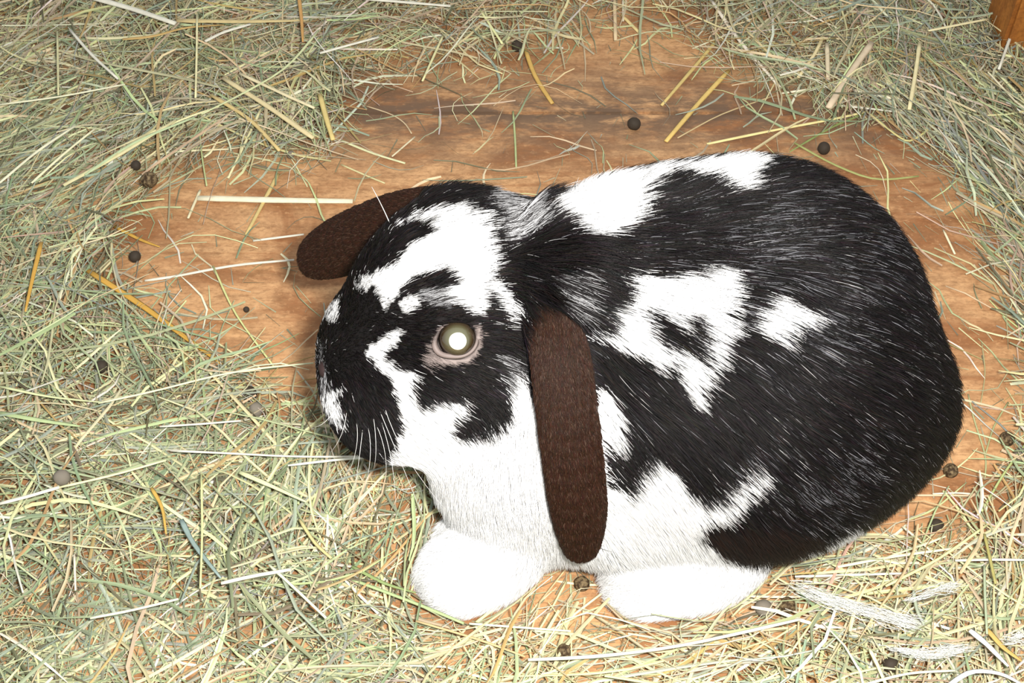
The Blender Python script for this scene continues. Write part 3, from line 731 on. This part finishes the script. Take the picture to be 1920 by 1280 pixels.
S = [
 ([(372,375),(520,379),(662,381)], 19, CREAM, 'broad flat cream straw pointing at the tip of the far ear', .001),
 ([(475,453),(570,441)], 7, WHT, 'short white straw just under the broad cream one, beside the far ear', .001),
 ([(272,528),(330,520),(440,498),(552,489)], 8, (.80,.76,.62), 'long pale jointed stem running to the far ear tip', .002),
 ([(165,508),(270,575),(350,635),(425,690)], 15, OCH, 'orange-brown leaf blade lying slantwise on bare wood left of the muzzle', (.012, .003)),
 ([(78,455),(62,520),(48,585)], 11, OCH, 'short upright orange blade in the hay near the left edge', U),
 ([(215,425),(262,450),(300,464)], 10, OCH, 'small ochre leaf bit left of the broad cream straw', .004),
 ([(155,-6),(250,20),(330,48)], 15, WHT, 'broad white straw slanting down from the top edge, upper left', U + .002),
 ([(332,40),(450,42),(572,40)], 15, (.66,.52,.24), 'wide flat tan straw lying level near the top, its end by a brown blade', U),
 ([(560,-10),(566,40),(568,80)], 9, (.60,.33,.10), 'brown upright blade crossing the end of the wide tan straw', U + .002),
 ([(230,75),(290,70),(345,52),(420,48)], 10, (.60,.40,.14), 'ochre curved leaf left of the wide tan straw', U - .002),
 ([(630,-4),(740,5),(845,14)], 9, WHT, 'long white straw along the top edge, centre left', U),
 ([(370,28),(369,110),(367,185)], 5, (.84,.78,.44), 'thin vertical yellow straw in the upper left hay', U + .003),
 ([(598,58),(540,130),(455,178),(378,216)], 6, (.62,.66,.36), 'long curved pale green stem in the upper left hay', U + .004),
 ([(108,60),(110,180)], 5, (.66,.62,.34), 'thin upright straw at the far upper left', U + .002),
 ([(132,58),(172,105),(222,150)], 7, WHT, 'short white slanting straw in the upper left hay', U + .003),
 ([(385,80),(420,62),(470,48)], 9, WHT, 'stubby white straw just under the wide tan straw', U + .001),
 ([(600,102),(650,88),(710,72)], 8, WHT, 'white straw bit in the hay above the far ear', U),
 ([(0,198),(110,184),(235,160)], 6, (.82,.80,.55), 'pale long straw entering from the left edge, upper part', U + .002),
 ([(0,345),(70,285),(142,238)], 8, (.80,.78,.55), 'pale thick stem rising from the left edge', U + .001),
 ([(60,345),(120,290),(180,242)], 7, (.84,.80,.52), 'second pale stem rising right of the thick one at the left edge', U + .003),
 ([(120,350),(230,290),(330,228)], 11, (.72,.66,.36), 'stout yellow-green stem in the bundle of combed hay, left', U + .001),
 ([(160,330),(250,268),(365,222)], 8, (.50,.60,.34), 'green stem above the stout one in the combed hay, left', U + .002),
 ([(420,150),(500,200),(588,262)], 13, (.74,.62,.34), 'broad straw slanting down to the bare wood, above the far ear', .016),
 ([(395,180),(470,225),(525,285)], 10, (.68,.52,.22), 'ochre straw beside the broad slanting one, above the far ear', .013),
 ([(450,140),(530,178),(590,205)], 9, (.78,.68,.42), 'yellow straw uppermost in the slanting bundle above the far ear', .018),
 ([(600,180),(612,225),(625,265)], 12, (.74,.58,.22), 'golden upright straw at the edge of the bare wood', .012),
 ([(490,205),(460,270),(428,336)], 7, (.80,.74,.42), 'thin straw leaning down over bare wood, left of centre', (.010, .002)),
 ([(522,328),(495,380),(462,442)], 10, (.66,.50,.20), 'ochre straw crossing behind the broad cream straw', (.0005, .0005)),
 ([(376,358),(364,385),(353,411)], 7, (.76,.68,.44), 'stubby pale straw at the left end of the broad cream one', .001),
 ([(372,215),(378,290),(388,350)], 4, (.50,.56,.26), 'fine green stem standing up from the bare wood edge, left', .008),
 ([(640,265),(700,290),(760,308)], 7, (.72,.72,.42), 'pale green straw lying on bare wood above the far ear', .001),
 ([(640,310),(690,332),(722,345)], 5, (.68,.62,.32), 'thin straw touching the top of the far ear', .001),
 ([(778,258),(735,295)], 5, (.74,.66,.44), 'short tan straw on bare wood above the forehead', .001),
 ([(680,198),(735,215),(760,232),(772,252)], 4, (.60,.46,.28), 'crooked thin tan stem on bare wood above the forehead', .001),
 ([(832,66),(812,110),(792,154)], 6, (.76,.72,.38), 'thin yellow straw at the lower edge of the top hay', .012),
 ([(900,20),(920,50),(942,84)], 6, (.80,.80,.40), 'bright yellow-green straw hanging from the top hay', .014),
 ([(985,95),(1002,145),(1036,197)], 11, (.60,.38,.10), 'ochre stalk with a pale cut end above the crown', (.008, .001)),
 ([(962,210),(966,262),(968,318)], 5, GRN, 'thin green grass stem lying upright above the crown', .001),
 ([(1025,92),(1056,92)], 8, WHT, 'tiny white straw bit above the crown', .001),
 ([(1152,-5),(1154,78)], 9, (.70,.54,.32), 'tan straw hanging down from the top edge, centre', .006),
 ([(1165,30),(1200,65)], 9, (.82,.66,.30), 'short golden straw right of the hanging tan one', .003),
 ([(1236,48),(1258,51)], 8, WHT, 'tiny white chip near the top edge, centre', .001),
 ([(1332,0),(1378,70),(1462,166)], 9, (.86,.78,.64), 'long pale pinkish straw slanting down onto bare wood, upper right', (.010, .001)),
 ([(1400,60),(1450,110),(1488,155)], 7, (.70,.58,.30), 'yellow-brown straw parallel to the long pinkish one', (.010, .001)),
 ([(1366,135),(1310,195),(1248,268)], 12, (.74,.52,.16), 'golden straw leaning towards the top of the back', .001),
 ([(1350,70),(1300,130),(1240,200)], 9, (.66,.50,.18), 'golden-brown straw behind the leaning golden one', .002),
 ([(1634,84),(1600,130),(1552,206)], 17, (.72,.58,.40), 'broad tan flattened straw, upper right', .008),
 ([(1548,58),(1530,100),(1496,148)], 9, (.78,.66,.36), 'straw left of the broad tan flattened one', .006),
 ([(1550,84),(1552,152)], 11, (.76,.64,.42), 'short upright straw beside the broad tan flattened one', .008),
 ([(1464,177),(1540,166),(1632,158)], 7, CREAM, 'thin cream straw lying level under the broad tan one', .002),
 ([(1600,172),(1650,182),(1692,190)], 13, CREAM, 'wide short cream straw below the broad tan one', .003),
 ([(1560,198),(1630,205),(1700,214)], 6, (.86,.82,.68), 'thin cream straw under the wide short cream one', .002),
 ([(1724,82),(1716,140),(1704,208)], 10, (.84,.74,.42), 'upright pale yellow straw at the edge of the right hay', .010),
 ([(1325,272),(1450,246),(1560,226),(1622,212)], 8, (.88,.76,.34), 'long bright yellow straw just above the rabbit back', .001),
 ([(1622,213),(1560,238),(1480,286)], 8, OLV, 'olive green blade branching off the bright yellow straw', .001),
 ([(1490,270),(1560,310),(1640,342),(1722,332)], 7, (.38,.40,.14), 'thin olive stem bent over the bare wood behind the rump', .001),
 ([(1624,210),(1690,264),(1712,268),(1786,206)], 6, (.70,.62,.26), 'bent yellow stem forming a V at the edge of the right hay', .002),
 ([(1460,178),(1350,215),(1270,260)], 4, (.60,.46,.24), 'thin brownish straw running down left from the thin cream one', .001),
 ([(1768,432),(1790,478)], 6, (.88,.78,.52), 'tiny cream straw alone on bare wood behind the rump', .001),
 ([(1898,60),(1872,132)], 7, WHT, 'white straw before the corner post', .018),
 ([(1740,60),(1800,48),(1852,38)], 8, (.80,.72,.42), 'yellow straw lying level left of the corner post', .018),
 ([(0,946),(55,932),(112,915)], 10, WHT, 'thick white straw entering from the left edge, lower part', U + .002),
 ([(112,915),(210,893),(312,864)], 7, (.82,.78,.46), 'pale yellow straw in line with the thick white one, lower left', U + .002),
 ([(320,846),(430,851),(560,858),(702,857)], 6, WHT, 'long thin white straw reaching to the chin', U - .003),
 ([(300,801),(380,796),(452,790)], 6, WHT, 'white straw lying level left of the muzzle', U - .001),
 ([(185,757),(290,735),(400,706),(480,692),(588,682)], 6, (.80,.82,.52), 'long pale green stem running right to the muzzle', .016),
 ([(400,500),(440,590),(515,690)], 5, (.64,.66,.28), 'thin yellow-green stem slanting over bare wood left of the muzzle', .004),
 ([(402,640),(440,665),(490,692)], 5, (.74,.66,.36), 'short yellow stem left of the muzzle', .006),
 ([(540,874),(640,862),(745,856)], 7, (.86,.86,.70), 'pale straw under the chin', .016),
 ([(60,630),(130,590),(192,545)], 5, (.66,.72,.40), 'green stem rising to the orange-brown leaf blade', U),
 ([(0,725),(90,745),(190,755)], 7, (.66,.70,.38), 'pale green blade at the left edge, middle', U),
 ([(0,775),(80,790),(150,800)], 13, (.46,.56,.28), 'wide green blade at the left edge', U - .002),
 ([(415,1095),(470,1082),(546,1069)], 10, WHT, 'stout white straw in the lower left hay', U + .002),
 ([(170,1160),(250,1145),(335,1124)], 7, (.84,.84,.60), 'pale straw left of the stout white one', U + .002),
 ([(450,886),(510,912),(575,942)], 12, (.74,.76,.42), 'wide yellow-green blade below the muzzle', U),
 ([(378,890),(380,1000),(376,1104)], 5, (.66,.68,.32), 'fine upright stem in the lower left hay', U + .003),
 ([(284,915),(305,950),(312,1002)], 9, (.56,.36,.08), 'dark ochre twisted leaf in the lower left hay', U - .001),
 ([(340,975),(362,1020),(415,1085)], 13, (.25,.33,.30), 'wide blue-green leaf in the lower left hay', U - .001),
 ([(562,975),(590,1020),(622,1048)], 8, (.60,.52,.24), 'straw pointing at the fore paw from the left', U - .003),
 ([(140,1040),(142,1108)], 5, (.86,.74,.56), 'pale upright straw bit near the bottom left corner', U + .002),
 ([(505,1060),(560,1110),(612,1160)], 7, (.78,.80,.56), 'pale green stem crossing the stout white straw end', U + .001),
 ([(640,1080),(710,1106),(800,1140),(870,1170)], 8, (.40,.50,.24), 'green stem passing under the fore paw', .010),
 ([(660,1062),(720,1095),(780,1112)], 9, (.28,.36,.14), 'dark green blade left of the fore paw', .011),
 ([(893,1168),(945,1128),(1002,1092)], 9, (.76,.78,.40), 'yellow-green straw leaning on the fore paw', .006),
 ([(1000,1232),(1060,1165),(1130,1112)], 7, (.84,.80,.50), 'pale yellow straw slanting between the two paws', .006),
 ([(1062,1090),(1030,1150),(1006,1190)], 6, (.76,.70,.38), 'thin straw beside the dropping under the ear', .003),
 ([(1040,1090),(1090,1097),(1130,1098)], 7, (.86,.74,.46), 'short straw lying behind the dropping under the ear', .001),
 ([(990,1238),(1130,1232),(1280,1212),(1440,1176),(1500,1162)], 9, WHT, 'long white straw crossing the bottom hay', U),
 ([(880,1170),(960,1176),(1070,1184)], 6, (.80,.82,.58), 'pale green straw lying level below the fore paw', .014),
 ([(780,1165),(900,1200),(985,1232)], 6, (.58,.44,.22), 'brown stem slanting below the fore paw', .014),
 ([(1490,1082),(1590,1079),(1692,1076)], 7, (.92,.86,.72), 'level white straw just under the haunch', .010),
 ([(1570,1064),(1680,1043),(1800,1028)], 8, (.88,.84,.56), 'pale yellow straw poking from under the haunch', .011),
 ([(1790,1052),(1860,1050),(1925,1051)], 7, WHT, 'white straw at the right edge below the droppings', U - .004),
 ([(1660,1100),(1760,1050),(1850,985)], 7, (.76,.76,.36), 'yellow-green stem rising to the right below the rump', U - .004),
 ([(1692,988),(1718,1010),(1745,1034)], 6, (.84,.80,.56), 'short slanting straw below the rump', .010),
 ([(1748,927),(1800,924),(1854,932),(1848,960)], 5, (.88,.80,.58), 'thin bent cream straw between two droppings right of the rump', .004),
 ([(1845,1002),(1856,1050),(1866,1096)], 7, (.40,.36,.12), 'short olive-brown stick in the right-hand hay', U),
 ([(1712,1108),(1718,1145),(1732,1172)], 8, (.38,.42,.30), 'grey-green curved bit in the hay below the haunch', U),
 ([(1845,1060),(1846,1120),(1850,1190)], 6, (.40,.46,.30), 'grey-green upright stem in the lower right hay', U - .001),
 ([(1390,1118),(1440,1120),(1500,1120)], 7, (.90,.78,.54), 'cream straw right of the hind paw', .008),
 ([(1630,1218),(1645,1248),(1660,1284)], 9, (.84,.82,.48), 'yellow straw at the bottom edge, right', U),
 ([(1818,1182),(1850,1208),(1890,1250)], 15, (.88,.86,.80), 'white leaf pointing down, bottom right corner', U + .002),
 ([(1850,1180),(1880,1215),(1915,1240)], 14, (.58,.40,.12), 'ochre leaf beside the white one, bottom right corner', U - .002),
 ([(1780,1284),(1820,1256),(1880,1262),(1925,1290)], 12, (.86,.88,.84), 'curled whitish blade at the bottom right corner', U + .002),
 ([(1600,1290),(1700,1262),(1790,1258)], 7, (.86,.84,.60), 'pale straw along the bottom edge, right', U + .001),
 ([(1840,640),(1848,700),(1838,760)], 3, (.46,.40,.20), 'hair-thin stem on bare wood at the right edge', .001),
 ([(1890,755),(1862,800),(1848,850)], 4, (.40,.42,.20), 'thin forked green stem left of the topmost right dropping', .001),
 ([(1815,740),(1826,790),(1850,860),(1846,900)], 4, (.46,.48,.24), 'thin green stem between the rump and the right droppings', .001),
 ([(1925,830),(1880,890),(1840,960)], 6, (.44,.50,.20), 'green stem coming in from the right edge by the droppings', .006),
 ([(1700,975),(1750,958),(1812,905)], 7, (.58,.60,.30), 'green-yellow blade under the middle right dropping', .003),
]
for pts, wpx, col, lab, lv in S:
    leafy = 'leaf' in lab or 'blade' in lab
    straw('grass_blade' if leafy else 'straw', pts, wpx * .85, col, lab, lv, .16 if leafy else .5, 'grass' if leafy else 'straw', .35 if leafy else .8)

# droppings
m_drop = mat('dropping', (.10, .062, .030), .8, spec=.15); nt = m_drop.node_tree
c_ = mix(nt, ramp(nt, nz(nt, 420, mapped(nt, (1, 1, 1)), 3), (.42, (0, 0, 0)), (.62, (1, 1, 1))), (.045, .028, .015), (.22, .16, .085))
nt.links.new(c_, nt.nodes['Principled BSDF'].inputs['Base Color'])
m_drop2 = mat('dropping_dark', (.045, .034, .024), .7, spec=.2)
m_drop3 = mat('dropping_grey', (.20, .175, .14), .85, spec=.1)
DR = [(1189,232,.0052,1,'dark round dropping on bare wood above the rabbit back',0), (1545,278,.0052,1,'dark round dropping just behind the rump, by an olive blade',0),
 (280,337,.0062,0,'brown round dropping at the edge of the hay, upper left',.016), (253,481,.0045,1,'dark dropping half under hay left of the far ear',.004),
 (190,687,.0042,1,'dark dropping buried in hay at the far left',.008), (462,580,.0022,1,'tiny dark crumb on bare wood left of the muzzle',0),
 (468,738,.0052,1,'dark dropping in hay left of the muzzle, upper of two',.003), (480,768,.0048,2,'grey-brown dropping in hay left of the muzzle, lower of two',.003),
 (1889,822,.0050,0,'brown round dropping near the right edge, topmost of the three beside the rump',.002),
 (1783,882,.0048,0,'brown round dropping touching the rump shadow, middle of the three',0),
 (1755,985,.0044,1,'dark greenish dropping under the rump, lowest of the three',.002),
 (1091,1094,.0046,0,'brown round dropping directly below the near ear tip',.001),
 (1914,852,.0044,2,'grey dropping cut by the right edge',.001), (1476,1135,.0048,0,'brown dropping in hay right of the hind paw',.006),
 (1432,1140,.0050,2,'flattened grey dropping beside the hind paw',.005), (1058,1220,.0042,0,'brown dropping in the hay below the two paws',.008),
 (116,895,.0048,2,'grey dropping on the hay at the lower left',.018), (970,86,.0050,1,'dark dropping at the lower edge of the top hay',.004),
 (1670,1246,.0042,1,'dark dropping near the bottom edge, right',.012), (255,310,.0040,1,'small dark dropping just above the brown one, upper left',.016),
 (545,290,.0030,2,'small grey crumb at the hay edge above the far ear',.002)]
for px, py, r, k, lab, z_ in DR:
    bm = bmesh.new(); bmesh.ops.create_icosphere(bm, subdivisions=3, radius=r)
    sq = rt.uniform(.84, 1.0, 3)
    for v in bm.verts:
        q = np.array(v.co); nn = vnoise(q[None] + rt.uniform() * 0 + px, 900, 77)[0]
        v.co = Vector(q * sq * (1 + .05 * nn))
    for f in bm.faces: f.smooth = True
    me = bpy.data.meshes.new('dropping'); bm.to_mesh(me); bm.free()
    zc = r * .88 + z_ * .8; p = at(px, py, zc)
    o = link('dropping', me, (m_drop, m_drop2, m_drop3)[k]); o.location = Vector(p); o.rotation_euler = rt.uniform(0, 3, 3)
    tag(o, lab, 'dropping')

# wisps of white shed fur / bleached seed fluff on the hay, lower right
def wisp(runs, n_, spread, label, zz=.018, col=(.72, .73, .68)):
    Vs, Fs, k = [], [], 0; o0 = at(*runs[0], 0); o0[2] = 0
    for i in range(int(n_ * 1.7)):
        s0 = rt.uniform(0, len(runs) - 1.35); ln_ = rt.uniform(.25, .9); s = np.linspace(s0, min(s0 + ln_, len(runs) - 1), 6)
        off = rt.normal(size=2) * spread; px = np.interp(s, range(len(runs)), [p[0] for p in runs]) + off[0] + np.cumsum(rt.normal(size=6)) * 2.2
        py = np.interp(s, range(len(runs)), [p[1] for p in runs]) + off[1] * .6 + np.cumsum(rt.normal(size=6)) * 2.0
        z_ = zz + rt.uniform(0, .006); P = np.array([at(a, b, z_) for a, b in zip(px, py)]) - o0
        T = norm(np.gradient(P, axis=0)); Sd = norm(np.cross(T, (0, 0, 1.))); w_ = np.array([.2, .8, 1, 1, .7, .1])[:, None] * rt.uniform(.00009, .0002)
        up = np.array((0, 0, 1.)) * w_
        V = np.stack([P + Sd * w_, P + up, P - Sd * w_], 1).reshape(-1, 3)
        b = (np.arange(5) * 3)[:, None, None] + np.array([(0, 1, 4, 3), (1, 2, 5, 4), (2, 0, 3, 5)])[None]
        Vs.append(V); Fs.append(b.reshape(-1, 4) + k); k += len(V)
    me = mesh_np('fluff', np.concatenate(Vs), np.concatenate(Fs), False); o = link('fluff', me, straw_mat(col)); o.location = o0
    tag(o, label, 'fluff')
wisp([(1480,1095), (1560,1125), (1640,1150), (1725,1172)], 170, 9, 'long white fluffy wisp on the hay below the haunch')
wisp([(1665,1212), (1740,1228), (1820,1212)], 80, 8, 'short white fluffy wisp near the bottom right corner')
wisp([(1690,1128), (1760,1105), (1800,1095)], 50, 7, 'thin whitish wisp on the hay right of the long fluffy one')
wisp([(1880,1200), (1925,1190)], 30, 6, 'whitish wisp cut by the right edge, bottom right')
